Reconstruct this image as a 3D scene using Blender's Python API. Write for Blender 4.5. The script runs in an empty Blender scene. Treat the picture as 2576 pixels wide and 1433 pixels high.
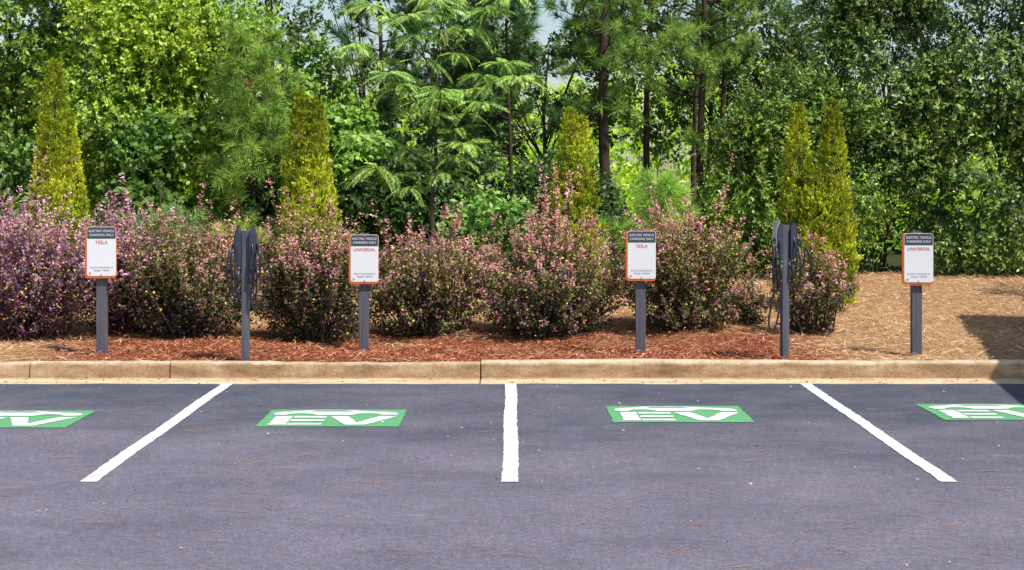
import bpy, math, numpy as np
from mathutils import Vector
rng=np.random.default_rng(11)
S=bpy.context.scene
col=S.collection
UP=np.array([0,0,1.0])
# ---------------------------------------------------------------- helpers
def unit(v): return v/np.maximum(np.linalg.norm(v,axis=-1,keepdims=True),1e-9)
def rdir(n): return unit(rng.normal(size=(n,3)))
def pn(P,s,seed=0):
    r=np.random.default_rng(seed+100); o=np.zeros(len(P))
    for i in range(6):
        k=r.normal(size=3)*s; o+=np.sin(P@k+r.uniform(0,6.28))
    return o/3.0
def gz(x,y):
    x=np.asarray(x,float); y=np.asarray(y,float)
    z=np.interp(y,[17.5,17.6,19.5,25,30,300],[0,.13,.15,.54,.58,.58])
    b=.018*np.sin(x*2.3+y*1.1)+.014*np.sin(x*5.1-y*3.3+1)+.03*np.sin(x*.7+y*.9)
    return z+b*np.clip((y-17.7)/1.2,0,1)
def obj(name,me=None,parent=None,loc=None,**kw):
    o=bpy.data.objects.new(name,me); col.objects.link(o)
    if loc is not None: o.location=loc
    if parent is not None: o.parent=parent
    for k,v in kw.items(): o[k]=v
    return o
def kmesh(name,V,k,C,mat):
    V=np.ascontiguousarray(V.reshape(-1,3),dtype=np.float32); n=len(V)//k
    me=bpy.data.meshes.new(name)
    me.vertices.add(n*k); me.vertices.foreach_set('co',V.ravel())
    me.loops.add(n*k); me.loops.foreach_set('vertex_index',np.arange(n*k,dtype=np.int32))
    me.polygons.add(n); me.polygons.foreach_set('loop_start',np.arange(0,n*k,k,dtype=np.int32))
    try: me.polygons.foreach_set('loop_total',np.full(n,k,dtype=np.int32))
    except Exception: pass
    me.update(calc_edges=True)
    if C is not None:
        a=me.color_attributes.new(name='Col',type='FLOAT_COLOR',domain='POINT')
        C4=np.ones((n,k,4),dtype=np.float32); C4[:,:,:3]=C[:,None,:]
        a.data.foreach_set('color',C4.ravel())
    me.materials.append(mat); return me
def leaf_verts(P,D,N,L,W):
    Sd=unit(np.cross(D,N)); Nn=unit(np.cross(Sd,D)); L=np.reshape(L,(-1,1)); W=np.reshape(W,(-1,1))
    m=P+D*L*.45
    return np.stack([P,m+Sd*W*.5+Nn*W*.12,P+D*L-Nn*L*.08,m-Sd*W*.5+Nn*W*.12],1)
def needle_verts(P,D,L,W):
    Sd=unit(np.cross(D,rdir(len(P)))); L=np.reshape(L,(-1,1)); W=np.reshape(W,(-1,1))
    return np.stack([P-Sd*W*.5,P+Sd*W*.5,P+D*L-UP*L*.06],1)
def lerp(a,b,t):
    t=np.clip(np.reshape(t,(-1,1)),0,1); return np.asarray(a)*(1-t)+np.asarray(b)*t
class Geo:
    def __init__(s): s.v=[]; s.f=[]; s.m=[]
    def add(s,v,f,m=0):
        o=len(s.v); s.v+= [tuple(map(float,p)) for p in v]; s.f+=[tuple(i+o for i in q) for q in f]; s.m+=[m]*len(f)
    def tube(s,pts,rad,sides=7,m=0,cap=True):
        pts=np.array(pts,float); n=len(pts); T=unit(np.gradient(pts,axis=0))
        ref=np.array([1.0,0,0]) if abs(T[0][0])<.8 else np.array([0,1.0,0])
        a=unit(np.cross(T[0],ref)); vs=[]
        for i in range(n):
            a=unit(a-T[i]*np.dot(a,T[i])); b=np.cross(T[i],a)
            r=rad[i] if hasattr(rad,'__len__') else rad
            for j in range(sides):
                t=2*math.pi*j/sides; vs.append(pts[i]+(a*math.cos(t)+b*math.sin(t))*r)
        fs=[(i*sides+j,i*sides+(j+1)%sides,(i+1)*sides+(j+1)%sides,(i+1)*sides+j) for i in range(n-1) for j in range(sides)]
        if cap: fs.append(tuple(range(sides-1,-1,-1))); fs.append(tuple((n-1)*sides+j for j in range(sides)))
        s.add(vs,fs,m)
    def prism(s,poly,y0,y1,m=0):
        n=len(poly); vs=[(p[0],y0,p[1]) for p in poly]+[(p[0],y1,p[1]) for p in poly]
        s.add(vs,[tuple(range(n)),tuple(range(2*n-1,n-1,-1))]+[(i,i+n,(i+1)%n+n,(i+1)%n) for i in range(n)],m)
    def box(s,a,b,m=0):
        (x0,y0,z0),(x1,y1,z1)=a,b
        s.add([(x0,y0,z0),(x1,y0,z0),(x1,y1,z0),(x0,y1,z0),(x0,y0,z1),(x1,y0,z1),(x1,y1,z1),(x0,y1,z1)],
              [(0,3,2,1),(4,5,6,7),(0,1,5,4),(1,2,6,5),(2,3,7,6),(3,0,4,7)],m)
    def mesh(s,name,*mats,smooth=False,bevel=0):
        me=bpy.data.meshes.new(name); me.from_pydata(s.v,[],s.f); me.update()
        for m in mats: me.materials.append(m)
        if len(mats)>1: me.polygons.foreach_set('material_index',s.m)
        if bevel:
            import bmesh
            bm=bmesh.new(); bm.from_mesh(me)
            es=[e for e in bm.edges if len(e.link_faces)==2 and e.calc_face_angle(0)>.6]
            bmesh.ops.bevel(bm,geom=es,offset=bevel,segments=2,affect='EDGES',profile=.5); bm.to_mesh(me); bm.free()
        if smooth: me.polygons.foreach_set('use_smooth',[True]*len(me.polygons))
        return me
def rrect(w,h,r,cx=0,cz=0,n=6):
    P=[]
    for sx,sz,a0 in((1,1,0),(-1,1,90),(-1,-1,180),(1,-1,270)):
        for i in range(n+1):
            a=math.radians(a0+90*i/n); P.append((cx+sx*(w/2-r)+r*math.cos(a)*1,cz+sz*(h/2-r)+r*math.sin(a)))
    return P
# ---------------------------------------------------------------- materials
class M:
    def __init__(s,name):
        s.mat=bpy.data.materials.new(name); s.mat.use_nodes=True; s.nt=s.mat.node_tree
        s.b=s.nt.nodes['Principled BSDF']; s.out=s.nt.nodes['Material Output']
        s.tc=s.nt.nodes.new('ShaderNodeTexCoord')
    def n(s,t,**k):
        x=s.nt.nodes.new(t)
        for a,v in k.items(): setattr(x,a,v)
        return x
    def l(s,a,b): s.nt.links.new(a,b)
    def noise(s,scale,detail=4,rough=.6,vec=None,stretch=None):
        t=s.n('ShaderNodeTexNoise'); t.inputs['Scale'].default_value=scale; t.inputs['Detail'].default_value=detail; t.inputs['Roughness'].default_value=rough
        v=s.tc.outputs['Object']
        if stretch:
            mp=s.n('ShaderNodeMapping'); mp.inputs['Scale'].default_value=stretch; s.l(v,mp.inputs[0]); v=mp.outputs[0]
        s.l(v,t.inputs['Vector']); return t.outputs['Fac']
    def ramp(s,fac,stops):
        r=s.n('ShaderNodeValToRGB'); s.l(fac,r.inputs[0]); e=r.color_ramp.elements
        while len(e)<len(stops): e.new(.5)
        for i,(p,c) in enumerate(stops):
            e[i].position=p; e[i].color=(*c,1) if hasattr(c,'__len__') else (c,c,c,1)
        return r.outputs[0]
    def mix(s,f,a,b,mode='MIX'):
        x=s.n('ShaderNodeMix',data_type='RGBA',blend_type=mode)
        for i,v in ((0,f),(6,a),(7,b)):
            if isinstance(v,bpy.types.NodeSocket): s.l(v,x.inputs[i])
            elif hasattr(v,'__len__'): x.inputs[i].default_value=(*v,1)
            else: x.inputs[i].default_value=v
        return x.outputs[2]
    def math(s,op,a,b=0,c=None):
        x=s.n('ShaderNodeMath',operation=op)
        for i,v in((0,a),(1,b)):
            if isinstance(v,bpy.types.NodeSocket): s.l(v,x.inputs[i])
            else: x.inputs[i].default_value=v
        if c is not None: x.inputs[2].default_value=c
        return x.outputs[0]
    def xyz(s):
        x=s.n('ShaderNodeSeparateXYZ'); s.l(s.tc.outputs['Object'],x.inputs[0]); return x.outputs
    def mr(s,v,a,b):
        x=s.n('ShaderNodeMapRange'); s.l(v,x.inputs[0]); x.inputs[1].default_value=a; x.inputs[2].default_value=b; return x.outputs[0]
    def fin(s,c,rough=.8,bump=None,bs=.3,bd=.01,spec=.3):
        if isinstance(c,bpy.types.NodeSocket): s.l(c,s.b.inputs['Base Color'])
        else: s.b.inputs['Base Color'].default_value=(*c,1)
        s.b.inputs['Roughness'].default_value=rough; s.b.inputs['Specular IOR Level'].default_value=spec
        if bump is not None:
            x=s.n('ShaderNodeBump'); x.inputs['Strength'].default_value=bs; x.inputs['Distance'].default_value=bd
            s.l(bump,x.inputs['Height']); s.l(x.outputs[0],s.b.inputs['Normal'])
        return s.mat
def simple(name,c,rough=.6,var=.15,scale=12,bs=.15,spec=.3):
    m=M(name); f=m.noise(scale,5); c2=tuple(x*(1-var) for x in c); c1=tuple(min(1,x*(1+var)) for x in c)
    return m.fin(m.ramp(f,[(.3,c2),(.7,c1)]),rough,f,bs,.004,spec)
def leafmat(name,trans=.35,rough=.45,spec=.4,gain=1.0,sat=1.0):
    m=M(name); a=m.n('ShaderNodeAttribute',attribute_name='Col'); g=m.n('ShaderNodeNewGeometry')
    v=m.mr(g.outputs['Random Per Island'],0,1); hs=m.n('ShaderNodeHueSaturation'); hs.inputs['Saturation'].default_value=sat
    m.l(a.outputs['Color'],hs.inputs['Color'])
    m.l(m.math('MULTIPLY_ADD',v,.6*gain,.70*gain),hs.inputs['Value'])
    c=hs.outputs[0]; m.fin(c,rough,spec=spec)
    t=m.n('ShaderNodeBsdfTranslucent'); tc=m.mix(1.0,c,(1.05,1.2,.5),'MULTIPLY'); m.l(tc,t.inputs['Color'])
    x=m.n('ShaderNodeMixShader'); x.inputs[0].default_value=trans
    m.l(m.b.outputs[0],x.inputs[1]); m.l(t.outputs[0],x.inputs[2]); m.l(x.outputs[0],m.out.inputs['Surface']); return m.mat
def barkmat(name,c):
    m=M(name); f=m.noise(14,6,.7,stretch=(1,1,.25)); return m.fin(m.ramp(f,[(.3,tuple(x*.45 for x in c)),(.65,c)]),.9,f,.8,.02,.1)
LEAF=leafmat('leaf_foliage',.24,.42,.45,2.8); GLOSS=leafmat('glossy_leaf',.22,.40,.45,2.8); NEEDLE=leafmat('pine_needle',.18,.5,.3,2.8)
LORO=leafmat('purple_leaf',.30,.5,.3,1.7); SCALE=leafmat('scale_leaf',.25,.6,.15,2.5)
DRY=leafmat('dry_litter',.05,.8,.1,1.05)
BARK=barkmat('grey_bark',(.11,.085,.06)); PBARK=barkmat('pine_bark',(.11,.075,.055))
m=M('asphalt'); fine=m.noise(95,6,.75); mid=m.noise(1.3,5,.6); big=m.noise(.35,3,.5); crs=m.noise(24,5,.75); x,y,z=m.xyz()
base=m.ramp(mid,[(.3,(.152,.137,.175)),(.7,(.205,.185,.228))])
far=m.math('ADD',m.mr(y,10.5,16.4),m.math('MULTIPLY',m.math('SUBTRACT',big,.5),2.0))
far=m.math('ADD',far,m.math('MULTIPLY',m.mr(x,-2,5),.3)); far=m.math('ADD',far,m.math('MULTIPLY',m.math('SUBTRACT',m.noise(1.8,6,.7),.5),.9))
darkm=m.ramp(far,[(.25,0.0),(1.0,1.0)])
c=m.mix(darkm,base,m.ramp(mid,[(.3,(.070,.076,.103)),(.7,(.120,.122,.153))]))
c=m.mix(1.0,c,m.ramp(fine,[(.32,.38),(.5,.95),(.66,1.55),(.74,2.3)]),'MULTIPLY')
c=m.mix(1.0,c,m.ramp(crs,[(.33,.74),(.5,1.0),(.68,1.20)]),'MULTIPLY')
sc=m.noise(2.2,7,.75,stretch=(.35,3.2,1)); scm=m.ramp(sc,[(.60,0.0),(.76,.45)]); c=m.mix(scm,c,(.42,.40,.43))
stain=m.ramp(m.noise(.9,3,.5,stretch=(.5,1.5,1)),[(.58,0.0),(.75,.32)]); c=m.mix(stain,c,(.06,.06,.08))
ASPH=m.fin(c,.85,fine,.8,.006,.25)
def paint(name,c,wear,lo):
    m=M(name); f=m.noise(95,6,.75); w=m.noise(9,6,.8); r=m.ramp(m.math('ADD',w,m.math('MULTIPLY',f,.55)),[(lo,0.0),(lo+.16,wear)])
    cc=m.mix(r,m.ramp(f,[(.3,tuple(v*.72 for v in c)),(.55,c)]),(.17,.16,.19)); return m.fin(cc,.7,f,.8,.005,.3)
WHITEP=paint('white_road_paint',(.76,.76,.77),.65,.88); GREENP=paint('green_road_paint',(.14,.44,.18),.5,.82)
m=M('green_overspray'); x,y,z=m.xyz(); dx=m.math('SUBTRACT',m.math('ABSOLUTE',m.math('SUBTRACT',x,.56)),.56); dy=m.math('SUBTRACT',m.math('ABSOLUTE',m.math('SUBTRACT',y,.515)),.515)
d=m.math('MAXIMUM',dx,dy); fac=m.math('MULTIPLY',m.mr(d,.13,0.0),m.ramp(m.noise(7,5,.8),[(.35,0.0),(.65,.30)])); fac=m.math('MULTIPLY',fac,m.ramp(m.noise(95,5,.75),[(.3,.3),(.6,1.0)]))
m.fin((.14,.30,.20),.8); tr_=m.n('ShaderNodeBsdfTransparent'); xm=m.n('ShaderNodeMixShader'); m.l(fac,xm.inputs[0]); m.l(tr_.outputs[0],xm.inputs[1]); m.l(m.b.outputs[0],xm.inputs[2]); m.l(xm.outputs[0],m.out.inputs['Surface']); SPRAY=m.mat
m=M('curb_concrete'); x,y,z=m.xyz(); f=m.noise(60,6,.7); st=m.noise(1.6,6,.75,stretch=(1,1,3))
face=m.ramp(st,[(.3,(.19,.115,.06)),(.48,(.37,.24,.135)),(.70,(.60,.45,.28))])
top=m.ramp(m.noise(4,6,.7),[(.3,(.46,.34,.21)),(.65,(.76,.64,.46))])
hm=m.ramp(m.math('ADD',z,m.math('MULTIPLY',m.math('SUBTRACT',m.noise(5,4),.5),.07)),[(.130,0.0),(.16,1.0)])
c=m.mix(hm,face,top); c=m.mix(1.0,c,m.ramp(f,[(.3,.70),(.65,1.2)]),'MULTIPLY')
drip=m.ramp(m.noise(6,5,.8,stretch=(1.6,1,.12)),[(.52,0.0),(.68,.45)]); c=m.mix(drip,c,(.20,.11,.05))
CURB=m.fin(c,.9,f,.7,.008,.15)
m=M('gutter_concrete'); x,y,z=m.xyz(); f=m.noise(60,6,.7); st=m.noise(2.2,6,.7,stretch=(.5,3,1))
c=m.ramp(st,[(.3,(.46,.29,.15)),(.5,(.68,.52,.33)),(.7,(.80,.70,.53))]); c=m.mix(1.0,c,m.ramp(f,[(.3,.8),(.65,1.1)]),'MULTIPLY')
dirt=m.ramp(m.math('ADD',m.mr(y,17.1,17.44),m.math('MULTIPLY',m.math('SUBTRACT',m.noise(3,5),.5),1.8)),[(.4,0.0),(1.0,.65)]); c=m.mix(dirt,c,(.38,.19,.07))
GUT=m.fin(c,.9,f,.5,.005,.15)
m=M('ground_litter'); x,y,z=m.xyz(); f=m.noise(28,6,.75); g=m.noise(.8,4,.6)
straw=m.ramp(m.noise(16,7,.85,stretch=(1,2.2,1)),[(.32,(.13,.065,.03)),(.5,(.48,.29,.15)),(.68,(.74,.50,.30))])
red=m.ramp(f,[(.3,(.06,.02,.012)),(.55,(.32,.10,.05)),(.75,(.46,.18,.10))])
mk=m.math('MULTIPLY',m.ramp(m.math('ADD',m.mr(y,21.6,19.0),m.math('MULTIPLY',m.math('SUBTRACT',m.noise(1.5,5),.5),1.6)),[(.25,0.0),(.8,1.0)]),
   m.ramp(m.math('ADD',m.math('SUBTRACT',1.0,m.math('MULTIPLY',m.math('ABSOLUTE',m.math('ADD',x,.75)),.235)),m.math('MULTIPLY',m.noise(2,3),.25)),[(.05,0.0),(.3,1.0)]))
c=m.mix(mk,straw,red)
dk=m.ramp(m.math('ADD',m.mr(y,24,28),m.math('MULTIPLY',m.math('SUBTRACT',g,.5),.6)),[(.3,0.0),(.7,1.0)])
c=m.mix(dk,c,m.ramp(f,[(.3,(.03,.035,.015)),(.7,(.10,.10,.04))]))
gr=m.mr(y,33,36); c=m.mix(gr,c,m.ramp(f,[(.3,(.12,.22,.02)),(.7,(.26,.42,.05))]))
GROUND=m.fin(c,.95,f,.9,.03,.05)
m=M('painted_post'); f=m.noise(30,6,.7,stretch=(1,1,.07)); POSTM=m.fin(m.ramp(f,[(.3,(.06,.064,.085)),(.7,(.14,.145,.175))]),.7,f,.5,.004,.3)
ORANGE=simple('orange_metal',(.68,.15,.03),.45,.08); WHITE=simple('white_sign_face',(.82,.84,.87),.4,.02,4,.02); HEAD=simple('slate_header',(.06,.075,.105),.4,.05,4,.02)
INKW=simple('white_ink',(.88,.88,.88),.5,.02); INKO=simple('orange_ink',(.66,.10,.02),.5,.02); INKD=simple('dark_ink',(.06,.065,.10),.5,.02)
STEEL=simple('steel',(.5,.5,.52),.3,.05); STEEL.node_tree.nodes['Principled BSDF'].inputs['Metallic'].default_value=.9
RUBBER=simple('black_rubber',(.020,.022,.034),.30,.2,30,.0,.5); DARKPL=simple('dark_plastic',(.045,.052,.075),.4,.1,10,.03,.5); SILVER=simple('pale_faceplate',(.55,.57,.62),.25,.04,5,.02,.6)
ROOFM=simple('canopy_metal',(.35,.35,.36),.5)
# ---------------------------------------------------------------- ground & paving
xs=np.concatenate([[-300,-100,-40,-20],np.linspace(-12,12,121),[20,40,100,300]])
ys=np.concatenate([[-100,0,10,17.5,17.6],np.linspace(17.7,34,100),[40,60,100,300]])
X,Y=np.meshgrid(xs,ys); Z=gz(X,Y); Vg=np.stack([X,Y,Z],-1).reshape(-1,3); nx=len(xs)
F=[(j*nx+i,j*nx+i+1,(j+1)*nx+i+1,(j+1)*nx+i) for j in range(len(ys)-1) for i in range(nx-1)]
me=bpy.data.meshes.new('ground'); me.from_pydata(Vg.tolist(),[],F); me.materials.append(GROUND); me.polygons.foreach_set('use_smooth',[True]*len(F))
obj('ground',me,kind='structure',label='gently rising bank of pine straw and red mulch',category='ground')
def sheet(name,xy,z,mat,parent=None,**kw):
    me=bpy.data.meshes.new(name); n=len(xy); me.from_pydata([(p[0],p[1],z) for p in xy],[],[tuple(range(n))]); me.materials.append(mat)
    return obj(name,me,parent,**kw)
edge=[(x_,16.88+.015*math.sin(x_*3.1)+.012*math.sin(x_*7.7)+.008*rng.normal()) for x_ in np.linspace(40,-40,900)]
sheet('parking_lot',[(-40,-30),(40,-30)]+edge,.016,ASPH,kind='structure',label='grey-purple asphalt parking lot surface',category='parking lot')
def curb(x0,x1,h):
    g=Geo(); prof=[(17.44,0),(17.455,h-.035),(17.462,h-.015),(17.475,h-.004),(17.495,h),(17.62,h),(17.64,h-.01),(17.64,0)]
    xsx=np.linspace(x0,x1,int((x1-x0)*6)+2); n=len(prof); vs=[]
    for xx in xsx:
        w=.012*math.sin(xx*1.3)+.004*rng.normal()
        for (py,pz) in prof: vs.append((xx,py+(w if py<17.5 else 0)*.6,pz+(w*.6 if pz>.05 else 0)))
    fs=[(i*n+j,i*n+j+1,(i+1)*n+j+1,(i+1)*n+j) for i in range(len(xsx)-1) for j in range(n-1)]
    fs+= [tuple(range(n))[::-1],tuple((len(xsx)-1)*n+j for j in range(n))]; g.add(vs,fs)
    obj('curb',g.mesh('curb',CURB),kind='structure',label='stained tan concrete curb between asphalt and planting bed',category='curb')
    g=Geo(); g.box((x0,16.80,-.05),(x1,17.46,.012)); obj('gutter',g.mesh('gutter',GUT),kind='structure',label='pale sandy concrete gutter strip along the curb',category='gutter')
for a,b,h in((-30,-9.5,.155),(-9.488,-4.722,.155),(-4.71,-3.352,.155),(-3.34,-.312,.155),(-.298,6.2,.172),(6.21,30,.172)): curb(a,b,h)
LZ=.021
def ribbon(x0,label):
    ys_=np.linspace(11.31,16.86,90); L=[];R=[]
    for i,yy in enumerate(ys_):
        wv=.004*math.sin(yy*2.1+x0)
        L.append((x0-.053+wv+.003*rng.normal(),yy)); R.append((x0+.053+wv+.003*rng.normal(),yy))
    sheet('parking_line',(L+R[::-1])[::-1],LZ,WHITEP,label=label,category='road marking',group='white stall lines on the asphalt')
for xx in(-5.45,-2.69,-.01,2.77,5.5): ribbon(xx,'white painted parking stall line on asphalt')
def stencil(x0,y0,w,h,seed):
    r=np.random.default_rng(seed)
    root=obj('charging_stall_marking',None,loc=(x0,y0,LZ),label='green painted square with white EV stencil on asphalt',category='road marking',group='green EV stall markings')
    def T(poly,z,mat,name,par,j=.004):
        P=[]
        for i in range(len(poly)):
            a=np.array(poly[i]);b=np.array(poly[(i+1)%len(poly)]); k=max(1,int(np.linalg.norm(b-a)/.04))
            for q in range(k): P.append((a+(b-a)*q/k))
        P=np.array(P)*[w,h]+r.normal(size=(len(P),2))*j
        return sheet(name,P.tolist(),z,mat,par)
    T([(-.2,-.22),(1.2,-.22),(1.2,1.22),(-.2,1.22)],-.0025,SPRAY,'overspray_haze',root,.001)
    gsq=T([(0,0),(1,0),(1,1),(0,1)],0,GREENP,'green_square',root,.004)
    car=[(.06,.64),(.14,.64),(.165,.70),(.20,.73),(.25,.74),(.30,.73),(.335,.70),(.36,.64),(.62,.64),(.645,.70),(.68,.73),(.73,.74),(.78,.73),(.815,.70),(.84,.64),(.95,.65),(.96,.72),(.94,.79),(.86,.83),(.74,.86),(.67,.90),(.58,.95),(.36,.95),(.26,.92),(.20,.87),(.09,.83),(.04,.76)]
    T(car,.004,WHITEP,'car_symbol',gsq)
    T([(.29,.855),(.64,.855),(.56,.90),(.35,.90)],.008,GREENP,'car_symbol_window',gsq,.002)
    T([(.08,.07),(.20,.07),(.20,.575),(.08,.575)],.004,WHITEP,'letter_e_stroke',gsq)
    for v0 in(.07,.275,.475): T([(.212,v0),(.45,v0),(.45,v0+.10),(.212,v0+.10)],.004,WHITEP,'letter_e_stroke',gsq,.004)
    T([(.47,.575),(.62,.07),(.76,.07),(.96,.575),(.83,.575),(.69,.21),(.60,.575)],.004,WHITEP,'letter_v',gsq)
for i,(a,b) in enumerate(((-4.58,13.82),(-2.0,13.88),(.80,14.13),(3.46,14.27))): stencil(a,b,1.12,1.03,i)
# ---------------------------------------------------------------- litter
def straws(name,n,xr,yr,L,W,pal,lift,keep=None,tilt=.12,**kw):
    P=np.stack([rng.uniform(*xr,n),rng.uniform(*yr,n),np.zeros(n)],1)
    if keep is not None: P=P[keep(P)]
    n=len(P); P[:,2]=(gz(P[:,0],P[:,1]) if lift is None else lift)+rng.uniform(.002,.03 if lift is None else .004,n)
    a=rng.uniform(0,2*np.pi,n); D=unit(np.stack([np.cos(a),np.sin(a),rng.normal(size=n)*tilt],1)); l=rng.uniform(*L,n)
    Sd=unit(np.cross(D,unit(UP+rng.normal(size=(n,3))*.35))); w=rng.uniform(*W,n)[:,None]
    bend=Sd*(rng.normal(size=n)*.12*l)[:,None]
    e=P+D*l[:,None]; mdl=(P+e)/2+bend
    V=np.stack([P-Sd*w/2,mdl-Sd*w/2,e,mdl+Sd*w/2],1); ci=rng.random(n)
    C=lerp(pal[0],pal[1],ci)*rng.uniform(.7,1.2,n)[:,None]
    obj(name,kmesh(name,V,4,C,DRY),kind='stuff',**kw)
def redk(P):
    e=np.minimum(1,(4.3-np.abs(P[:,0]+.75))*1.1)*np.clip((21.2-P[:,1]+.5*pn(P,1.5,3))/1.6,0,1); return rng.random(len(P))<e*.80
straws('pine_straw',105000,(-8,9),(17.66,26),(.08,.22),(.004,.009),((.90,.62,.38),(.46,.25,.12)),None,lambda P:~redk(P),.2,label='tan pine straw covering the planting bed',category='pine straw')
straws('bark_mulch',54000,(-5.3,4.2),(17.66,21.4),(.02,.08),(.006,.018),((.66,.25,.13),(.22,.065,.035)),None,redk,.3,label='shredded red bark mulch beside the curb',category='mulch')
straws('pavement_debris',520,(-6,6),(8.5,16.9),(.010,.035),(.007,.018),((.66,.54,.44),(.34,.24,.19)),.02,label='scattered dry leaf scraps on the asphalt',category='leaf litter')
straws('gutter_debris',420,(-6,6),(16.95,17.44),(.02,.07),(.006,.02),((.40,.20,.10),(.16,.07,.04)),.014,label='brown leaf scraps caught in the gutter',category='leaf litter')
n=160; cx=rng.uniform(-5.5,5.5,n); cy=rng.uniform(8.5,16.9,n)
P=np.repeat(np.stack([cx,cy,np.full(n,.021)],1),7,0)+rng.normal(size=(n*7,3))*[.06,.03,.0]; a=rng.normal(size=n*7)*.4; D=np.stack([np.cos(a),np.sin(a),np.zeros(n*7)],1)
Sd=np.stack([-D[:,1],D[:,0],D[:,2]],1)*.0022; L=rng.uniform(.04,.12,n*7)[:,None]
obj('fallen_needles',kmesh('fallen_needles',np.stack([P-Sd,P+D*L-Sd,P+D*L+Sd,P+Sd],1),4,lerp((.38,.19,.12),(.45,.28,.20),rng.random(n*7)),DRY),kind='stuff',label='reddish dry pine needles scattered on asphalt',category='leaf litter')
# ---------------------------------------------------------------- vegetation builders
def sprays(O,D,Ls,k,lL,lW,cA,cB,cT,tip=.5,open_=1.0):
    m_=len(O); t=(np.arange(k)+.6)/k
    Pp=O[:,None,:]+D[:,None,:]*(t[None,:,None]*Ls[:,None,None])-UP*(t**2)[None,:,None]*Ls[:,None,None]*.18
    Pp=Pp.reshape(-1,3); DD=np.repeat(D,k,0); n=len(Pp)
    perp=unit(np.cross(DD,rdir(n))); LD=unit(DD*.55+perp*open_+UP*.05); N=unit(UP*.6+DD*.25+rng.normal(size=(n,3))*.55+np.array([.2,-.40,0]))
    L=rng.uniform(*lL,n); W=L*rng.uniform(*lW,n); tt=np.tile(t,m_); cs=np.repeat(rng.random(m_),k)
    C=lerp(cA,cB,cs); C=C*(1-(tt**2*tip)[:,None])+np.asarray(cT)*(tt**2*tip)[:,None]
    return leaf_verts(Pp,LD,N,L,W),C
def limbs(base,targets,r0,h,lean=(0,0)):
    g=Geo(); b=np.array(base,float); n=7
    zs=np.linspace(0,h,n); tr=np.stack([b[0]+lean[0]*(zs/h)+.06*np.sin(zs*1.7+b[0]),b[1]+lean[1]*(zs/h)+.05*np.cos(zs*1.3+b[0])-.05,b[2]-.08+zs],1)
    g.tube(tr,[r0*(1-.8*(i/(n-1))) for i in range(n)],9)
    for T in targets:
        T=np.array(T); s=np.clip((T[2]-b[2])*.55+rng.uniform(-.2,.2),.2,h*.95); p0=np.array([np.interp(s,zs,tr[:,k]) for k in range(3)])
        mid_=(p0+T)/2+np.array([0,0,.12])+rng.normal(size=3)*.06; rr=r0*.26*(1-.5*s/h)
        q=[p0*(1-t)**2+2*mid_*t*(1-t)+T*t*t for t in np.linspace(0,1,6)]; g.tube(q,[rr*(1-.8*i/5)+.003 for i in range(6)],5)
    return g
def broadleaf(name,x,y,blobs,ns,k=16,sl=(.25,.5),lL=(.05,.08),lW=(.45,.6),cA=(.03,.07,.01),cB=(.07,.13,.02),cT=(.15,.22,.03),tip=.6,thr=-.35,mat=None,r0=.06,label='',cat='tree',up=.3,group=None,seed=0,toplift=None,ps=1.6):
    z0=float(gz(x,y)); blobs=np.array(blobs,float); w=blobs[:,3]*blobs[:,5]; w=w/w.sum(); bi=rng.choice(len(blobs),ns,p=w)
    d=rdir(ns); d[:,1]=np.where((d[:,1]>0)&(rng.random(ns)<.5),-d[:,1],d[:,1])
    rr=rng.uniform(.35,1,ns)**.55; O=blobs[bi,:3]+d*blobs[bi,3:6]*rr[:,None]
    dn=pn(O,4.2,seed+50)
    ok=(pn(O,ps,seed)>thr)&(O[:,2]>gz(O[:,0],O[:,1])+.05)&(dn>-.42); O=O[ok]; d=d[ok]; rr=rr[ok]; dn=dn[ok]
    D=unit(d+UP*up+rng.normal(size=d.shape)*.5)
    V,C=sprays(O,D,rng.uniform(*sl,len(O)),k,lL,lW,cA,cB,cT,tip)
    ws=pn(V[:,0],.9,seed+5); C=C*(1+.28*ws[:,None])*np.repeat(.80+.30*np.clip(dn+.3,0,1),k)[:,None]
    if toplift is not None:
        f=np.clip((pn(V[:,0],1.1,seed+9)+.3),0,1)*.8; C=C*(1-f[:,None])+np.asarray(toplift)*f[:,None]
    root=obj(name,None,loc=(x,y,z0),label=label,category=cat)
    if group: root['group']=group
    tg=[b[:3] for b in blobs]+list(O[rng.choice(len(O),min(14,len(O)),replace=False)])
    h=max(.3,float((blobs[:,2]).max()-z0)); g=limbs((x,y,z0),tg,r0,h)
    off=np.array([x,y,z0]); g.v=[tuple(np.array(p)-off) for p in g.v]
    obj('trunk' if cat=='tree' else 'stems',g.mesh('trunk',BARK,smooth=True),root)
    obj('crown' if cat=='tree' else 'foliage',kmesh('crown',V-off,4,np.clip(C,.003,.32),mat or LEAF),root)
    return root
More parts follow.
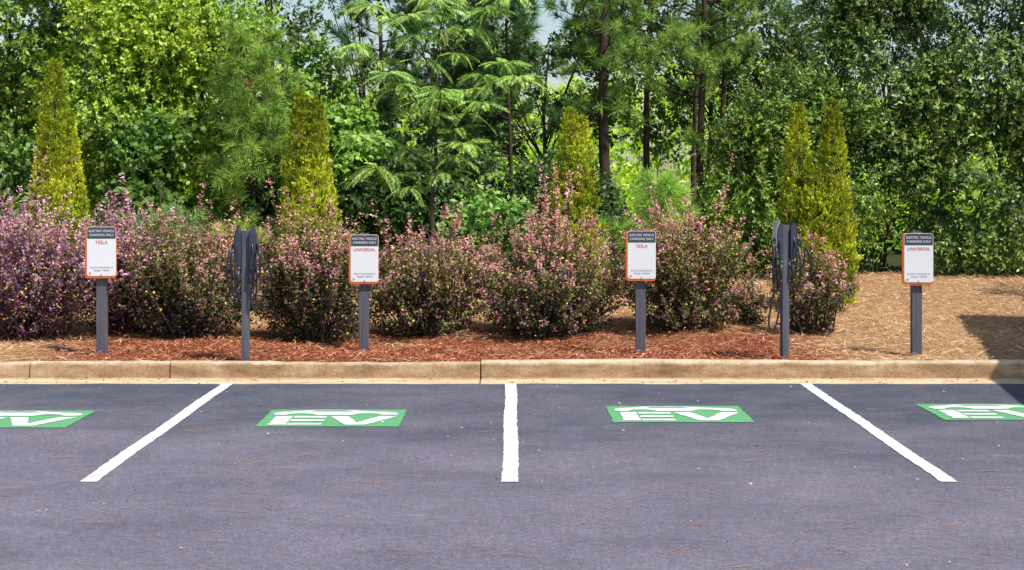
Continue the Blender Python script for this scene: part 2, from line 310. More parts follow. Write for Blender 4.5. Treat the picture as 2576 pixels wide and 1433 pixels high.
def pine(x,y,h,r0,branches,label,cA=(.045,.10,.025),cB=(.12,.21,.035),nn=60,L=(.13,.22),W=.0115,lean=(0,0),group='pine trees at the wood edge',name='pine_tree',dead=0):
    z0=float(gz(x,y)); g=Geo(); n=9; zs=np.linspace(0,h,n)
    tr=np.stack([lean[0]*zs/h+.04*np.sin(zs*1.2+x),lean[1]*zs/h+.04*np.cos(zs+x)-.04,zs-.06],1); g.tube(tr,[r0*(1-.6*i/(n-1)) for i in range(n)],9)
    TP=[];TD=[]
    for (bz,az,bl,nt) in branches:
        p0=np.array([np.interp(bz,zs,tr[:,k]) for k in range(3)]); dr=np.array([math.cos(az),math.sin(az),.0])
        q=[p0+dr*bl*t+UP*(bl*(.32*t*t+.05*t)) for t in np.linspace(0,1,6)]; g.tube(q,[.013*(1-.7*i/5)*(.5+bl) for i in range(6)],5)
        for j in range(nt):
            t=1.0 if j==0 else rng.uniform(.4,1); pb=p0+dr*bl*t+UP*(bl*(.32*t*t+.05*t))
            dd=unit((dr*rng.uniform(.2,1)+UP*rng.uniform(.2,1.1)+rng.normal(size=3)*.55)[None])[0]; tl=0 if j==0 else rng.uniform(.1,.38)*min(1,bl+.3)
            e=pb+dd*tl
            if j: g.tube([pb,(pb+e)/2-UP*.01,e],[.006,.005,.004],4)
            TP.append(e);TD.append(dd)
    TP=np.array(TP);TD=np.array(TD); m_=len(TP); P=np.repeat(TP,nn,0);D0=np.repeat(TD,nn,0); N=len(P)
    P=P-D0*(rng.random(N)**1.3*.12)[:,None]; D=unit(D0*.6+rdir(N)*.8+UP*.12)
    C=lerp(cA,cB,np.repeat(rng.random(m_),nn)*.75+rng.random(N)*.35)
    if dead:
        dm=np.repeat(rng.random(m_)<dead,nn); C[dm]=np.array((.20,.10,.04))*rng.uniform(.6,1.2,(dm.sum(),1))
    root=obj(name,None,loc=(x,y,z0),label=label,category='tree',group=group)
    obj('trunk',g.mesh('trunk',PBARK,smooth=True),root)
    obj('crown',kmesh('needles',needle_verts(P,D,rng.uniform(*L,N),np.full(N,W)),3,np.clip(C,.004,.32),NEEDLE),root); return root
def whorls(z0,z1,nb,l0,l1,nt,azr=(0,6.28)):
    o=[]
    for i in range(nb):
        t=i/max(1,nb-1); o.append((z0+(z1-z0)*t+rng.uniform(-.08,.08),rng.uniform(*azr),(l0+(l1-l0)*t)*rng.uniform(.75,1.15),nt))
    return o
def arbor(x,y,cols,label,n_=3700,k=13):
    z0=float(gz(x,y)); O=[];Dv=[];dep=[]; cols=list(cols)
    for i in range(9):
        a=rng.uniform(0,6.28); c0=cols[i%2]; cols.append((c0[0]+math.cos(a)*c0[3]*.70,c0[1]+math.sin(a)*c0[3]*.6,c0[2]*rng.uniform(.40,.68),c0[3]*.42))
    A=np.array([c[2]*c[3] for c in cols]); A=A/A.sum()
    for (ox,oy,h,R),a in zip(cols,A):
        R=R*1.0; h=h-.04
        n=int(n_*1.3*a); t=rng.random(n)**1.1; r=R*np.clip(1.25*(1-t)**.62,0,1)*(.82+.18*np.sin(np.clip(t*3.2,0,1.57)))
        th=rng.uniform(0,2*np.pi,n); bump=1+.14*np.sin(th*5+t*3+ox*9)+.11*np.sin(th*3-t*11+oy*7)+.09*np.sin(th*8+t*25)
        q=rng.uniform(.62,1,n)**.4; rr=r*bump*q
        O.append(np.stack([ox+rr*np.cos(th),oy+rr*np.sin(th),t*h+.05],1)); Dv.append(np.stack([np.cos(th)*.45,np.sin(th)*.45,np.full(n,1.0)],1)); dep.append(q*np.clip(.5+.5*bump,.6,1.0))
    O=np.concatenate(O);Dv=unit(np.concatenate(Dv)+rng.normal(size=(len(O),3))*.20);dep=np.concatenate(dep)
    n=len(O); out=Dv*[1,1,0]; out=unit(out+1e-4); side=unit(np.cross(Dv,out+rng.normal(size=(n,3))*.6))
    fl_=np.repeat(rng.uniform(.6,1.2,n),k)[:,None]
    P=np.repeat(O,k,0);D0=np.repeat(Dv,k,0);Sd=np.repeat(side,k,0); fan=rng.uniform(-1,1,len(P))[:,None]
    P=P+D0*rng.uniform(0,.07,len(P))[:,None]*fl_+Sd*fan*.03; D=unit(D0+Sd*fan*.9+rng.normal(size=P.shape)*.15)
    outr=np.repeat(out,k,0); N=unit(outr*.7+UP*.6+np.array([.25,-.35,0])+rng.normal(size=P.shape)*.35)
    L=rng.uniform(.028,.050,len(P)); V=leaf_verts(P,D,N,L,L*.5)
    cl=np.repeat(rng.random(n),k)*.5+rng.random(len(P))*.25+.40*np.clip(pn(P,4.0,int(x*7)),-.8,1)
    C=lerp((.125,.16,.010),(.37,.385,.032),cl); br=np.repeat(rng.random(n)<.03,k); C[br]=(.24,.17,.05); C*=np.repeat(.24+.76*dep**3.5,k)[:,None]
    root=obj('arborvitae',None,loc=(x,y,z0),label=label,category='evergreen tree',group='columnar evergreens behind the shrubs')
    g=Geo()
    for ox,oy,h,R in cols[:4]: g.tube([(ox*.3,oy*.3,-.08),(ox*.8,oy*.8,h*.4),(ox,oy,h*.9)],[.045,.03,.008],7)
    obj('trunk',g.mesh('trunk',BARK,smooth=True),root)
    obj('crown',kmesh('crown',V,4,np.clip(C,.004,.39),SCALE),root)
def loro(x,y,r,h,label,purple=0.,ns=330,k=72,seed=0,lean=0):
    r=r*1.25; ns=int(ns*1.02); h=h*.96
    z0=float(gz(x,y)); d=rdir(ns); d[:,2]=np.abs(d[:,2])**.8*np.sign(rng.random(ns)-.20)
    ht=h*(.48+.46*d[:,2]); wid=np.interp(ht/h,[0,.15,.5,.8,1.05],[.85,1.0,1.0,.84,.55])
    hd=unit(d[:,:2]); hl=np.linalg.norm(unit(d)[:,:2],axis=1)
    irr=1+.17*np.sin(np.arctan2(d[:,1],d[:,0])*3+seed)+.16*rng.normal(size=ns)
    T=np.stack([hd[:,0]*hl*r*wid*irr+lean*ht/h,hd[:,1]*hl*r*.8*wid*irr,np.clip(ht*(1+.12*rng.normal(size=ns)),.06,h*1.16)],1)
    lg=(rng.random(ns)<.26)&(d[:,2]>.05); T[lg]*=rng.uniform(1.05,1.24,(lg.sum(),1))*np.array([.98,1,1.03])
    T[:,2]*=1+.17*pn(np.stack([T[:,0]+x,T[:,1],T[:,0]*0],1),3.5,seed+30)*(T[:,2]/h)
    inn=(rng.random(ns)<.26)&~lg; T[inn]*=np.array([.6,.6,.85]); g=Geo()
    B=np.stack([rng.normal(size=ns)*.06,rng.normal(size=ns)*.06,np.zeros(ns)],1)+T*[.30,.30,.0]; Mid=B*.50+T*.50+np.array([0,0,1])*T[:,2:3]*.02-T*[.06,.06,0]
    for i in range(0,ns,3):
        q=[B[i]*(1-t)**2+2*Mid[i]*t*(1-t)+T[i]*t*t for t in np.linspace(0,1,5)]; g.tube(q,[.010,.008,.006,.004,.003],4)
    tt=1-rng.random((ns,k))**1.25*.62; tt=tt.ravel(); Bi=np.repeat(B,k,0);Mi=np.repeat(Mid,k,0);Ti=np.repeat(T,k,0); t=tt[:,None]
    P=Bi*(1-t)**2+2*Mi*t*(1-t)+Ti*t*t; tan=unit(2*(1-t)*(Mi-Bi)+2*t*(Ti-Mi)); n=len(P)
    spread=.048*(1.10-tt)[:,None]+.008; P=P+rng.normal(size=P.shape)*spread
    P[:,2]=np.maximum(P[:,2],.02)
    D=unit(tan*.5+unit(np.cross(tan,rdir(n)))); N=unit(UP*.6+rng.normal(size=(n,3))*.7+np.array([.15,-.4,0])); L=rng.uniform(.028,.050,n)*(1.15-.35*tt)
    hz=P[:,2]/h; rad=np.linalg.norm(P[:,:2],axis=1)/r
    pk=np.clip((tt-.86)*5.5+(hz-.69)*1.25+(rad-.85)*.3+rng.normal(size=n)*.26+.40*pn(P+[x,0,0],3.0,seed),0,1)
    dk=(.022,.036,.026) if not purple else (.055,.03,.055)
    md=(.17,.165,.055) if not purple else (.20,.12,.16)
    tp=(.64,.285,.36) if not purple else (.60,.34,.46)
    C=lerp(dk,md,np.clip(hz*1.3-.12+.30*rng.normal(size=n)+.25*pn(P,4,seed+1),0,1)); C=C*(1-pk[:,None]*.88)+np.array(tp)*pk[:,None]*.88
    fl=rng.random(n)<.045+.04*purple; C[fl]=(.62,.17,.36); yl=rng.random(n)<.08; C[yl]=(.48,.41,.10)
    bg_=rng.random(n)<.11; C[bg_]=(.12,.035,.05)
    root=obj('loropetalum_shrub',None,loc=(x,y,z0),label=label,category='shrub',group='shrubs in the bed along the curb')
    obj('stems',g.mesh('stems',BARK),root)
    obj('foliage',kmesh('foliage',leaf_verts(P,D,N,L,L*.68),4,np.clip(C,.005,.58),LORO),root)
# ---------------------------------------------------------------- plants
pl='rounded fringe-flower shrub with pink tips and bronze leaves'
loro(-6.55,20.0,.70,1.36,'purple-leaved fringe-flower shrub in pine straw',1.,seed=1)
loro(-5.38,19.75,.78,1.34,'large purple-leaved fringe-flower shrub in pine straw',1.,ns=420,seed=2)
loro(-4.42,20.35,.60,1.40,'bronze and pink fringe-flower shrub behind a sign post',.35,seed=3)
loro(-3.60,20.0,.65,1.38,pl,seed=4,ns=380)
loro(-2.20,19.95,.58,1.42,pl,seed=5,ns=360)
loro(-.98,20.3,.62,1.24,pl,seed=6,ns=350)
loro(.37,20.3,.72,1.30,pl,seed=7,ns=430)
loro(1.92,20.35,.63,1.30,pl,seed=8,ns=370)
loro(2.72,20.8,.24,.58,'small sparse fringe-flower shrub in pine straw',seed=9,ns=36)
loro(3.36,20.2,.40,.98,'thin leaning fringe-flower shrub behind a charging post',seed=10,ns=110,lean=.12)
arbor(-5.69,22.3,[(-.02,0,3.06,.31),(.15,.02,2.38,.24),(-.14,-.05,2.0,.25),(.02,-.16,2.0,.27)],'tall pointed yellow-green arborvitae behind purple shrubs')
arbor(-2.56,22.3,[(-.08,0,2.66,.27),(.11,.02,2.56,.26),(-.10,-.1,1.9,.27),(.14,-.12,1.8,.25)],'yellow-green arborvitae with a blunt double tip')
arbor(.78,22.3,[(-.06,0,2.38,.25),(.09,.02,2.28,.24),(0,-.12,1.8,.27)],'narrow flat-topped yellow-green arborvitae',2900)
arbor(3.78,22.3,[(.23,0,2.54,.24),(-.20,.02,2.48,.25),(-.02,-.1,1.7,.28),(.24,-.12,1.6,.24)],'wide arborvitae with two separate pointed tops')
YG=dict(cA=(.035,.078,.010),cB=(.10,.16,.018),cT=(.22,.28,.035))
G2='broadleaf trees at the wood edge'
broadleaf('broadleaf_tree',-7.7,27.6,[(-7.7,27.4,2.2,1.3,1,1.3),(-7.9,27.6,4.4,1.3,1.2,1.5),(-6.9,27.8,5.6,1.2,1.1,1.0)],3700,lL=(.06,.095),cA=(.016,.045,.008),cB=(.06,.11,.018),cT=(.15,.22,.03),label='dark green broadleaf tree covered in vines',group=G2,seed=1,thr=-.4)
broadleaf('broadleaf_tree',-6.0,27.2,[(-6.0,27,2.9,1.2,.9,1.2),(-5.7,26.9,4.2,1.15,.9,1.0),(-6.4,27.3,5.4,1.2,1,1.1)],4400,lL=(.058,.092),label='yellow-green broadleaf tree draped with vines',group=G2,seed=2,thr=-.4,toplift=(.165,.22,.024),**YG)
broadleaf('broadleaf_tree',-4.8,27.6,[(-4.9,27.5,3.4,.95,.8,1.1),(-4.7,27.5,4.6,.9,.8,.9),(-4.6,27.3,2.0,.9,.7,.9)],3500,lL=(.058,.092),label='sunlit yellow-green broadleaf tree with drooping sprays',group=G2,seed=3,thr=-.4,toplift=(.165,.22,.024),**YG)
broadleaf('climbing_vine',-6.4,25.9,[(-7.2,25.9,1.4,.9,.5,.9),(-6.0,25.9,1.5,.8,.45,1.0),(-5.1,26,1.6,.8,.45,1.1)],2800,k=11,lL=(.07,.11),lW=(.7,.9),cA=(.012,.034,.007),cB=(.036,.078,.012),cT=(.09,.155,.025),label='climbing vine with heart-shaped leaves smothering a fence line',cat='vine',seed=4,thr=-.45,r0=.04)
broadleaf('climbing_vine',-3.0,27.3,[(-3.0,27.2,3.1,.6,.5,.75),(-2.7,27.2,2.2,.6,.5,.8),(-3.5,27.3,1.8,.6,.5,.9)],2200,k=11,lL=(.07,.11),lW=(.7,.9),cA=(.022,.055,.010),cB=(.07,.13,.018),cT=(.14,.22,.03),label='bright green vine mound below a patch of sky',cat='vine',seed=5,thr=-.4,r0=.05)
broadleaf('slender_tree',-2.6,31,[(-2.8,31,4.8,1.3,.7,.9),(-1.8,31,4.2,.8,.7,.8)],520,k=10,lL=(.05,.08),label='sparse slender tree with pale sky showing through',seed=6,thr=-.1,r0=.05,cA=(.04,.07,.02),cB=(.09,.14,.03),cT=(.16,.2,.05))
for i,(bx,by,rx,top,nsx) in enumerate(((-1.9,27.0,1.0,2.3,1600),(-.4,27.2,.95,2.3,1600),(.6,26.6,.85,2.1,1400),(1.6,27.3,.8,1.2,800),(2.7,26.8,.8,1.35,900),(-4.0,26.6,.7,1.9,900))):
    broadleaf('understory_bush',bx,by,[(bx,by,(top+.6)/2,rx,.6,(top-.5)/2),(bx+.4,by-.2,(top+.2)/2,rx*.6,.5,(top-.4)/2)],nsx,k=13,lL=(.055,.10),cA=(.005,.015,.005),cB=(.018,.042,.010),cT=(.06,.115,.02),label='dense dark green bush in the shade of trees',cat='bush',group='understory bushes below the trees',seed=20+i,thr=-.5,r0=.018)
broadleaf('broadleaf_tree',.6,30.5,[(.5,30.5,4.3,1.3,.9,1.1),(-.4,30.5,3.4,.9,.8,.9),(1.3,30.6,3.6,.7,.6,.7)],2600,k=14,lL=(.07,.11),cA=(.010,.025,.007),cB=(.03,.058,.013),cT=(.07,.12,.022),label='dark broadleaf tree behind the pines',group=G2,seed=31,thr=-.3)
broadleaf('broadleaf_tree',3.4,31,[(3.2,31,2.9,1.0,.7,.6),(4.2,31,4.3,1.0,.8,1.0),(2.4,31.2,4.9,1.2,.8,.7),(1.5,31.2,5.0,.9,.8,.6)],2000,k=14,lL=(.07,.11),cA=(.016,.035,.008),cB=(.045,.08,.016),cT=(.10,.15,.03),label='thin broadleaf tree with sky gaps behind pines',group=G2,seed=32,thr=0.)
broadleaf('flowering_bush',-.15,23.6,[(-.25,23.6,1.15,.42,.35,.42),(.15,23.6,.95,.32,.3,.32)],330,k=9,lL=(.08,.13),lW=(.5,.6),cA=(.045,.09,.02),cB=(.07,.13,.025),cT=(.12,.20,.04),label='large-leaved green bush behind the shrubs',cat='bush',seed=33,thr=-.8,r0=.015)
broadleaf('privet_tree',4.0,25.9,[(3.7,25.8,1.5,.85,.6,1.0),(4.0,25.9,2.7,.80,.6,.85),(4.7,25.8,2.2,.8,.6,1.2),(3.5,25.9,2.2,.5,.5,.6)],3900,k=14,lL=(.048,.078),lW=(.35,.5),cA=(.020,.052,.010),cB=(.065,.125,.018),cT=(.19,.265,.04),label='bright green privet tree with fine leaves',group=G2,seed=41,thr=-.5,mat=GLOSS)
R=dict(k=14,lL=(.055,.09),lW=(.38,.52),cA=(.006,.020,.006),cB=(.026,.062,.014),cT=(.155,.225,.05),tip=.8,group=G2,mat=GLOSS,r0=.03)
broadleaf('privet_tree',5.5,26.3,[(5.4,26.2,1.8,.95,.7,1.3),(5.5,26.3,3.6,1.0,.8,1.2),(5.3,26.4,5.0,1.0,.9,.9)],5800,label='dark green privet tree with pale leaf tips',seed=42,thr=-.6,**R)
broadleaf('privet_tree',7.1,26.0,[(6.8,25.9,1.7,1.0,.7,1.2),(7.1,26,3.4,1.1,.8,1.2),(7.4,26.2,4.9,1.2,.9,1.0),(8.2,26,2.2,1,.7,1.6)],6800,label='dense dark privet tree reaching down to pine straw',seed=43,thr=-.6,**R)
broadleaf('privet_tree',8.7,22.3,[(8.5,22.2,2.7,.8,.7,.5),(8.9,22.4,3.5,.9,.8,.6)],520,label='small privet tree casting dappled shade on straw',seed=44,thr=-.1,**R)
# pines
pine(-3.75,26.2,3.6,.026,whorls(.9,3.4,34,.75,.40,9)+[(.9,4.3,.6,8)],'young pine with long bright needle tufts',cA=(.04,.09,.02),cB=(.18,.25,.045),dead=.015)
pine(-4.8,24.4,1.5,.03,[(.75,3.3,.45,9),(.8,6.0,.45,9),(.7,4.6,.4,9),(.95,5.2,.25,7),(.55,5.7,.5,7)],'low young pine with blue-green needle fans',cA=(.05,.11,.04),cB=(.13,.21,.07))
pine(-3.7,24.4,1.1,.025,[(.6,3.5,.3,6),(.6,5.8,.35,7),(.7,4.7,.25,6)],'small pine sapling behind the shrubs',cA=(.08,.14,.02),cB=(.20,.27,.04))
pine(2.0,24.2,1.75,.035,whorls(.75,1.45,14,.5,.25,8),'low bushy young pine with bright tufts',cA=(.06,.13,.03),cB=(.20,.28,.055))
pine(1.35,24.4,1.0,.025,whorls(.3,.8,6,.3,.2,6),'small bright pine sapling',cA=(.06,.13,.03),cB=(.18,.27,.05))
pine(-2.1,28.2,6,.05,whorls(1.6,5.2,30,1.0,.7,9),'dark green pine in shade behind the mimosa',cA=(.009,.027,.011),cB=(.038,.078,.022))
pine(-.05,27.3,5.6,.035,whorls(1.5,5.0,32,.9,.7,9),'slim pine with thin straight trunk',cA=(.013,.035,.012),cB=(.055,.108,.027))
pine(-1.1,28.8,6,.05,whorls(1.3,5.4,28,.9,.7,9),'shaded pine filling the wood edge',cA=(.008,.022,.009),cB=(.025,.05,.016))
pine(1.45,27.8,6.5,.10,[(2.35,4.0,.55,10),(2.45,5.2,.45,9),(3.0,3.4,.7,8)]+whorls(2.9,6,26,.9,.7,9),'tall pine with rough dark trunk',cA=(.03,.065,.018),cB=(.155,.23,.045))
pine(2.2,28.8,6.6,.065,[(2.2,3.8,.4,8)]+whorls(3.1,6.2,22,.9,.7,9),'tall straight pine with bare lower trunk',cA=(.02,.045,.015),cB=(.11,.18,.04))
pine(2.98,28.0,6.6,.07,[(1.9,4.4,.4,7)]+whorls(2.6,6,34,1.1,.8,10),'tall pine with bright sunlit needle tufts',cA=(.04,.08,.02),cB=(.20,.275,.055))
pine(3.1,30.2,6.6,.05,whorls(4.2,6.2,10,.9,.7,8),'slender pine trunk in the wood',cA=(.04,.09,.03),cB=(.1,.17,.04))
pine(3.42,29.0,6.6,.055,[(2.0,4.5,.5,6),(2.3,.3,.5,6)]+whorls(3.1,6.2,26,1.0,.8,9),'slim pine with dark thin trunk',cA=(.03,.06,.018),cB=(.14,.215,.045))
pine(-4.05,29.5,6.6,.10,whorls(5,6.4,8,.8,.6,6),'thick pine trunk rising out of the vines')
def mimosa(x,y):
    z0=float(gz(x,y)); g=Geo(); root=obj('mimosa_tree',None,loc=(x,y,z0),label='slender mimosa tree with feathery drooping fronds',category='tree')
    tr=np.array([(0,0,-.08),(.0,0,.6),(-.03,0,1.1),(.04,0,1.7),(.02,.05,2.2),(.05,0,2.7),(.0,0,3.2)]); g.tube(tr,[.035,.032,.028,.025,.02,.015,.01],8)
    ends=[]
    spec=[(1.0,(-.75,-.1,.5)),(1.1,(.45,-.15,.75)),(1.6,(-1.05,-.1,.35)),(1.7,(.62,-.2,.7)),(2.1,(-.6,-.25,.7)),(2.2,(.95,-.1,.75)),(2.5,(-.35,-.1,1.1)),(2.6,(.75,.1,1.1)),(2.9,(-.9,.1,.85)),(3.0,(.2,-.2,.9)),(3.0,(1.0,0,.9)),(2.0,(.1,-.4,.55)),(2.4,(1.15,-.2,.35)),(1.9,(-.5,.2,.9)),(2.8,(-.1,.3,1.1)),(2.3,(-1.1,.0,.9))]
    for z_,d in spec:
        p0=np.array([np.interp(z_,tr[:,2],tr[:,k]) for k in range(3)]); d=np.array(d)
        q=[p0+d*t+UP*.22*math.sin(t*2.6)*(.6) for t in np.linspace(0,1,7)]; g.tube(q,[.013*(1-.75*i/6) for i in range(7)],5)
        for t in(.4,.7,1.0):
            p=p0+d*t+UP*.22*math.sin(t*2.6)*.6; ends.append((p,6 if t<1 else 13))
    Vs=[];Cs=[]; K=22
    for p,nf in ends:
        a0=rng.uniform(0,6.28); cc=rng.random()
        for f in range(nf):
            a=a0+f*6.28/nf+rng.normal()*.3; L=rng.uniform(.24,.44); dr=np.array([math.cos(a),math.sin(a)*.9,rng.uniform(.0,.6)])
            t=np.linspace(.1,1,K); R_=p+dr*(t*L)[:,None]-UP*(t**2*L*rng.uniform(.35,1.0))[:,None]; tan=unit(np.gradient(R_,axis=0)); g.tube(R_[::7],[.0025]*len(R_[::7]),3)
            sd=unit(np.cross(tan,UP+rng.normal(size=3)*.3)); pl_=(.072*np.sin(np.clip(t*2.9,0,3.0))+.022)*rng.uniform(.8,1.2)
            for sg in(-1,1):
                D=unit(sd*sg+tan*.6-UP*.22+rng.normal(size=(K,3))*.08); N=unit(UP+np.array([.2,-.4,0])+rng.normal(size=(K,3))*.25)
                Vs.append(leaf_verts(R_,D,N,pl_,np.full(K,.0125))); Cs.append(lerp((.08,.15,.035),(.20,.285,.06),np.full(K,cc*.6)+rng.random(K)*.4))
    obj('trunk',g.mesh('trunk',BARK,smooth=True),root); obj('crown',kmesh('crown',np.concatenate(Vs),4,np.concatenate(Cs),LEAF),root)
mimosa(-1.08,24.5)
g=Geo()
for i in range(16):
    a=rng.uniform(0,6.28); l=rng.uniform(.3,.65); p=np.array([0,0,-.03]); d=np.array([math.cos(a)*.6,math.sin(a)*.4,1])
    q=[p+d*l*1.5*t+rng.normal(size=3)*.02 for t in np.linspace(0,1,6)]; g.tube(q,[.008,.007,.006,.004,.003,.002],4)
    for j in range(3):
        b=q[2+j]; g.tube([b,b+np.array([rng.normal()*.15,rng.normal()*.1,.15]),b+np.array([rng.normal()*.2,rng.normal()*.1,.3])],[.004,.003,.0015],4)
obj('dead_shrub',g.mesh('dead_shrub',barkmat('dead_wood',(.4,.3,.24))),loc=(-.85,23.4,float(gz(-.85,23.4))),label='bare dead shrub of reddish grey twigs',category='shrub')
# far woodland
n=5200; O=np.stack([rng.uniform(-16,17,n),rng.uniform(37,47,n),np.zeros(n)],1); topz=2.9+.9*pn(O*[1,.2,0],.6,77)+.5*np.abs(O[:,0]-1)*.25
O[:,2]=.7+rng.random(n)*topz; D=unit(rdir(n)+UP*.5)
V,C=sprays(O,D,rng.uniform(.5,.9,n),13,(.12,.2),(.4,.6),(.09,.15,.010),(.19,.26,.015),(.27,.33,.02),.6)
obj('woodland',kmesh('woodland',V,4,C,LEAF),kind='stuff',label='sunlit lime-green woodland beyond the tree line',category='woodland')
n=4300; O=np.stack([rng.uniform(-14,14,n),rng.uniform(31.5,34,n),rng.uniform(.6,6.2,n)],1)
cen=(O[:,0]>.2)&(O[:,0]<4.2); gap=(O[:,0]>-3.6)&(O[:,0]<-2.3)&(O[:,2]>4.0)
nz=pn(O,1.1,91); keep=~gap&~(cen&((nz<.12)|(O[:,2]<2.4))); O=O[keep]; n=len(O); D=unit(rdir(n)+UP*.3)
V,C=sprays(O,D,rng.uniform(.4,.8,n),14,(.10,.17),(.45,.6),(.006,.016,.004),(.014,.03,.007),(.025,.05,.011),.6)
obj('woodland',kmesh('woodland',V,4,C,LEAF),kind='stuff',label='dark dense woodland behind the front trees',category='woodland')
# ---------------------------------------------------------------- signs
def text(body,size,cx,cz,sx=1.0,wt=.012):
    cu=bpy.data.curves.new('t','FONT'); cu.body=body; cu.size=size; cu.align_x='CENTER'; cu.align_y='CENTER'; cu.offset=size*wt; cu.space_character=1.06
    o=bpy.data.objects.new('t',cu); col.objects.link(o); bpy.context.view_layer.update()
    me=bpy.data.meshes.new_from_object(o.evaluated_get(bpy.context.evaluated_depsgraph_get()))
    v=[(p.co.x*sx+cx,-.0222,p.co.y+cz) for p in me.vertices]; f=[tuple(q.vertices) for q in me.polygons]
    bpy.data.objects.remove(o); bpy.data.meshes.remove(me); return v,f
def sign(x,y,htop,word,yaw,label,hgt=.53):
    z0=float(gz(x,y)); root=obj('charging_sign',None,loc=(x,y,z0),label=label,category='sign',group='electric vehicle charging signs along the curb'); root.rotation_euler=(0,0,yaw)
    g=Geo(); g.box((-.052,-.05,-.1),(.052,.05,htop+.012)); obj('post',g.mesh('post',POSTM,bevel=.006),root)
    zc=htop-hgt/2; g=Geo(); g.prism(rrect(.318,hgt,.032),-.016,.016); pan=obj('sign_panel',g.mesh('sign_panel',ORANGE,bevel=.0025),root,loc=(0,-.068,zc))
    g=Geo(); w=.296;h=hgt-.026; ox,oz=.010,.012; R_=rrect(w,h,.026,ox,oz,6); g.prism(R_,-.019,-.0165); obj('face_plate',g.mesh('face_plate',WHITE),pan)
    zt=oz+h/2; hb=.122; hw=w*.975
    Rt=[p for p in rrect(hw,hb*2,.024,ox,zt-.004-hb,6) if p[1]>zt-.004-hb]
    P=[(ox+hw/2,zt-hb)]+Rt+[(ox-hw/2,zt-hb)]
    P=sorted(P,key=lambda p:math.atan2(p[1]-(zt-hb-.02),p[0]-ox))
    g=Geo(); g.add([(p[0],-.0205,p[1]) for p in P],[tuple(range(len(P)))]); obj('header_band',g.mesh('header_band',HEAD),pan)
    for nm,mt,rows in(('heading_lettering',INKW,(('ELECTRIC VEHICLE',.034,zt-.044,.86,.004),('CHARGING ONLY',.034,zt-.085,.86,.004))),('name_lettering',INKO,((word,.048,zt-.160,.92,.004),)),
                      ('instruction_lettering',INKD,(('Scan for Instructions to',.025,zt-hgt+.114,.90,.0),('Charge a Vehicle',.025,zt-hgt+.084,.90,.0)))):
        g=Geo()
        for b,s,cz_,sx,wt in rows:
            v,f=text(b,s,ox,cz_,sx,wt); g.add(v,f)
        obj(nm,g.mesh(nm,mt),pan)
    ring=[]; c0=(ox-w/2+.032,zt-h+.028)
    for rr in(.012,.007):
        for i in range(14): a=6.283*i/14; ring.append((c0[0]+rr*math.cos(a),-.0222,c0[1]+rr*math.sin(a)))
    g=Geo(); g.add(ring,[(i,(i+1)%14,14+(i+1)%14,14+i) for i in range(14)]); obj('ring_emblem',g.mesh('ring_emblem',INKO),pan)
    for zz in(zt-.012,oz-h/2+.014):
        g=Geo(); g.tube([(ox,-.026,zz),(ox,-.018,zz)],.007,10); obj('bolt',g.mesh('bolt',STEEL),pan)
sign(-4.22,18.38,1.31,'TESLA',.03,'white and orange TESLA charging sign on grey post')
sign(-1.59,19.18,1.25,'UNIVERSAL',.03,'white and orange UNIVERSAL charging sign on grey post')
sign(1.36,18.9,1.285,'TESLA',-.03,'white and orange TESLA charging sign on grey post')
sign(4.18,18.46,1.255,'UNIVERSAL',-.03,'white and orange UNIVERSAL charging sign on grey post')
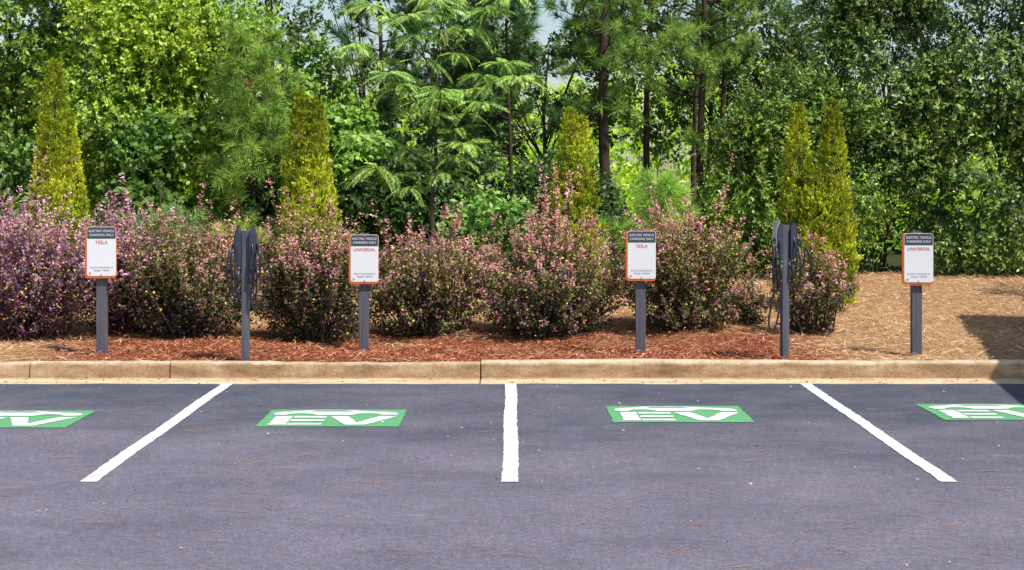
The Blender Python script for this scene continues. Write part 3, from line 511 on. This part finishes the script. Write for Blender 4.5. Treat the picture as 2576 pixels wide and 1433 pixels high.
# ---------------------------------------------------------------- chargers
def catm(P,n=10):
    P=[np.array(p,float) for p in P]; P=[2*P[0]-P[1]]+P+[2*P[-1]-P[-2]]; o=[]
    for i in range(1,len(P)-2):
        for j in range(n):
            t=j/n; a,b,c_,d=P[i-1:i+3]; o.append(.5*((2*b)+(-a+c_)*t+(2*a-5*b+4*c_-d)*t*t+(-a+3*b-3*c_+d)*t**3))
    o.append(P[-2]); return o
def charger(x,y,h,yaw,label,tails,ncoil,seed):
    r=np.random.default_rng(seed); z0=float(gz(x,y)); root=obj('charging_station',None,loc=(x,y,z0),label=label,category='charging station',group='vehicle charging stations along the curb'); root.rotation_euler=(0,0,yaw)
    g=Geo(); g.box((-.036,-.045,-.1),(.036,.045,h-.01)); obj('post',g.mesh('post',POSTM,bevel=.005),root)
    for s in(-1,1):
        prof=[(.0,.0),(.028,-.005),(.05,.03),(.062,.12),(.068,.24),(.060,.31),(.045,.345),(.035,.37),(.022,.372),(.012,.34),(0,.32)]
        if s<0: prof=[(-a,b) for a,b in prof][::-1]
        g=Geo(); g.prism(prof,-.075,.075); wc=obj('wall_connector',g.mesh('wall_connector',DARKPL,bevel=.008),root,loc=(s*.039,0,h-.36))
        fp=[(.054,.02),(.067,.12),(.073,.24),(.066,.312),(.052,.352),(.036,.402),(.031,.398),(.047,.345),(.062,.309),(.0692,.24),(.063,.12),(.051,.03)]
        if s<0: fp=[(-a,b) for a,b in fp][::-1]
        g=Geo(); g.prism(fp,-.07,.07); obj('faceplate',g.mesh('faceplate',SILVER if (s<0 and seed==2) else DARKPL,bevel=.001),wc)
        g=Geo(); g.tube([(s*.06,-.07,h-.40),(s*.065,-.085,h-.46),(s*.06,-.07,h-.54)],[.018,.022,.014],10); g.tube([(s*.06,-.066,h-.37),(s*.06,-.07,h-.41)],[.024,.020],10); obj('charging_plug',g.mesh('charging_plug',DARKPL,smooth=True),root)
        pts=[np.array((s*.06,0,h-.36))]
        lows=([.66,.50,.60] if s<0 else [.56,.68,.48])[:ncoil]
        for i in range(ncoil):
            off0=.056+.026*i; top=h-.10-.05*((i*2)%3); bot=h-lows[i]; skew=.026+.012*i
            for q in range(16):
                a=2*math.pi*q/16; zc=(top+bot)/2; hz=(top-bot)/2
                xx=off0+.026*q/16+skew*math.sin(a); pts.append(np.array((s*xx,-(.115+.012*i)*math.sin(a),zc+hz*math.cos(a))))
        pts+= [np.array((s*.13,-.11,h-.22))]+[np.array((p[0],p[1],h-p[2])) for p in tails[0 if s<0 else 1]]+[np.array((s*.06,-.075,h-.56))]
        g=Geo(); g.tube(catm(pts,5),.0095,9); obj('charging_cable',g.mesh('charging_cable',RUBBER,smooth=True),root)
charger(-2.65,17.76,1.31,.0,'dark grey dual charging station with coiled black cables',[[(-.13,-.11,.45),(-.11,-.09,.64),(-.06,-.08,.68)],[(.19,-.1,.24),(.24,-.08,.35),(.255,-.07,.46),(.21,-.07,.58),(.15,-.07,.74),(.115,-.07,.80),(.07,-.08,.72)]],3,1)
charger(2.756,18.04,1.36,.16,'charging station with pale faceplate and hanging black cables',[[(-.13,-.10,.50),(-.15,-.08,.72),(-.18,-.06,.92),(-.18,-.06,1.02),(-.14,-.06,1.06),(-.10,-.07,.96),(-.07,-.08,.72)],[(.19,-.1,.25),(.24,-.08,.36),(.26,-.07,.47),(.21,-.08,.56),(.11,-.08,.64)]],3,2)
# ---------------------------------------------------------------- unseen canopy, placed and shaped to cast the far-right shadow
root=obj('shadow_canopy',None,loc=(9.62,15.65,0),label='unseen flat-roofed grey canopy placed to cast the far-right shadow',category='canopy'); root.rotation_euler=(0,0,-math.radians(8))
g=Geo(); g.box((-2.9,-5,3.85),(3,4.3,4.0)); obj('roof',g.mesh('roof',ROOFM,bevel=.02),root)
for a,b in((-2,-4.2),(-2,3.4),(2.4,-4.2),(2.4,3.4)):
    g=Geo(); g.box((a-.08,b-.08,-.1),(a+.08,b+.08,3.85)); obj('column',g.mesh('column',ROOFM,bevel=.01),root)
# ---------------------------------------------------------------- light, sky, camera
el=math.radians(56); az=np.array([.76,-.65]); sd=Vector((az[0]*math.cos(el),az[1]*math.cos(el),math.sin(el)))
L=bpy.data.lights.new('sun','SUN'); L.energy=5.0; L.angle=math.radians(.5); L.color=(1,.955,.88); lo=obj('sun',L); lo.rotation_euler=sd.to_track_quat('Z','Y').to_euler(); lo.location=(5,0,20)
w=bpy.data.worlds.new('World'); S.world=w; w.use_nodes=True; nt=w.node_tree; sk=nt.nodes.new('ShaderNodeTexSky'); sk.sky_type='NISHITA'; sk.sun_disc=False; sk.sun_elevation=el; sk.sun_rotation=math.atan2(az[0],az[1])
bg=nt.nodes['Background']; bg.inputs[1].default_value=.14; nt.links.new(sk.outputs[0],bg.inputs[0])
cam=bpy.data.cameras.new('camera'); cam.lens=62.75; cam.sensor_width=36; cam.shift_y=-.0996; cam.clip_end=1000; co=obj('camera',cam); co.location=(0,0,1.91); co.rotation_euler=(math.radians(90),0,0); S.camera=co
S.view_settings.view_transform='Standard'; S.view_settings.look='None'; S.view_settings.exposure=0
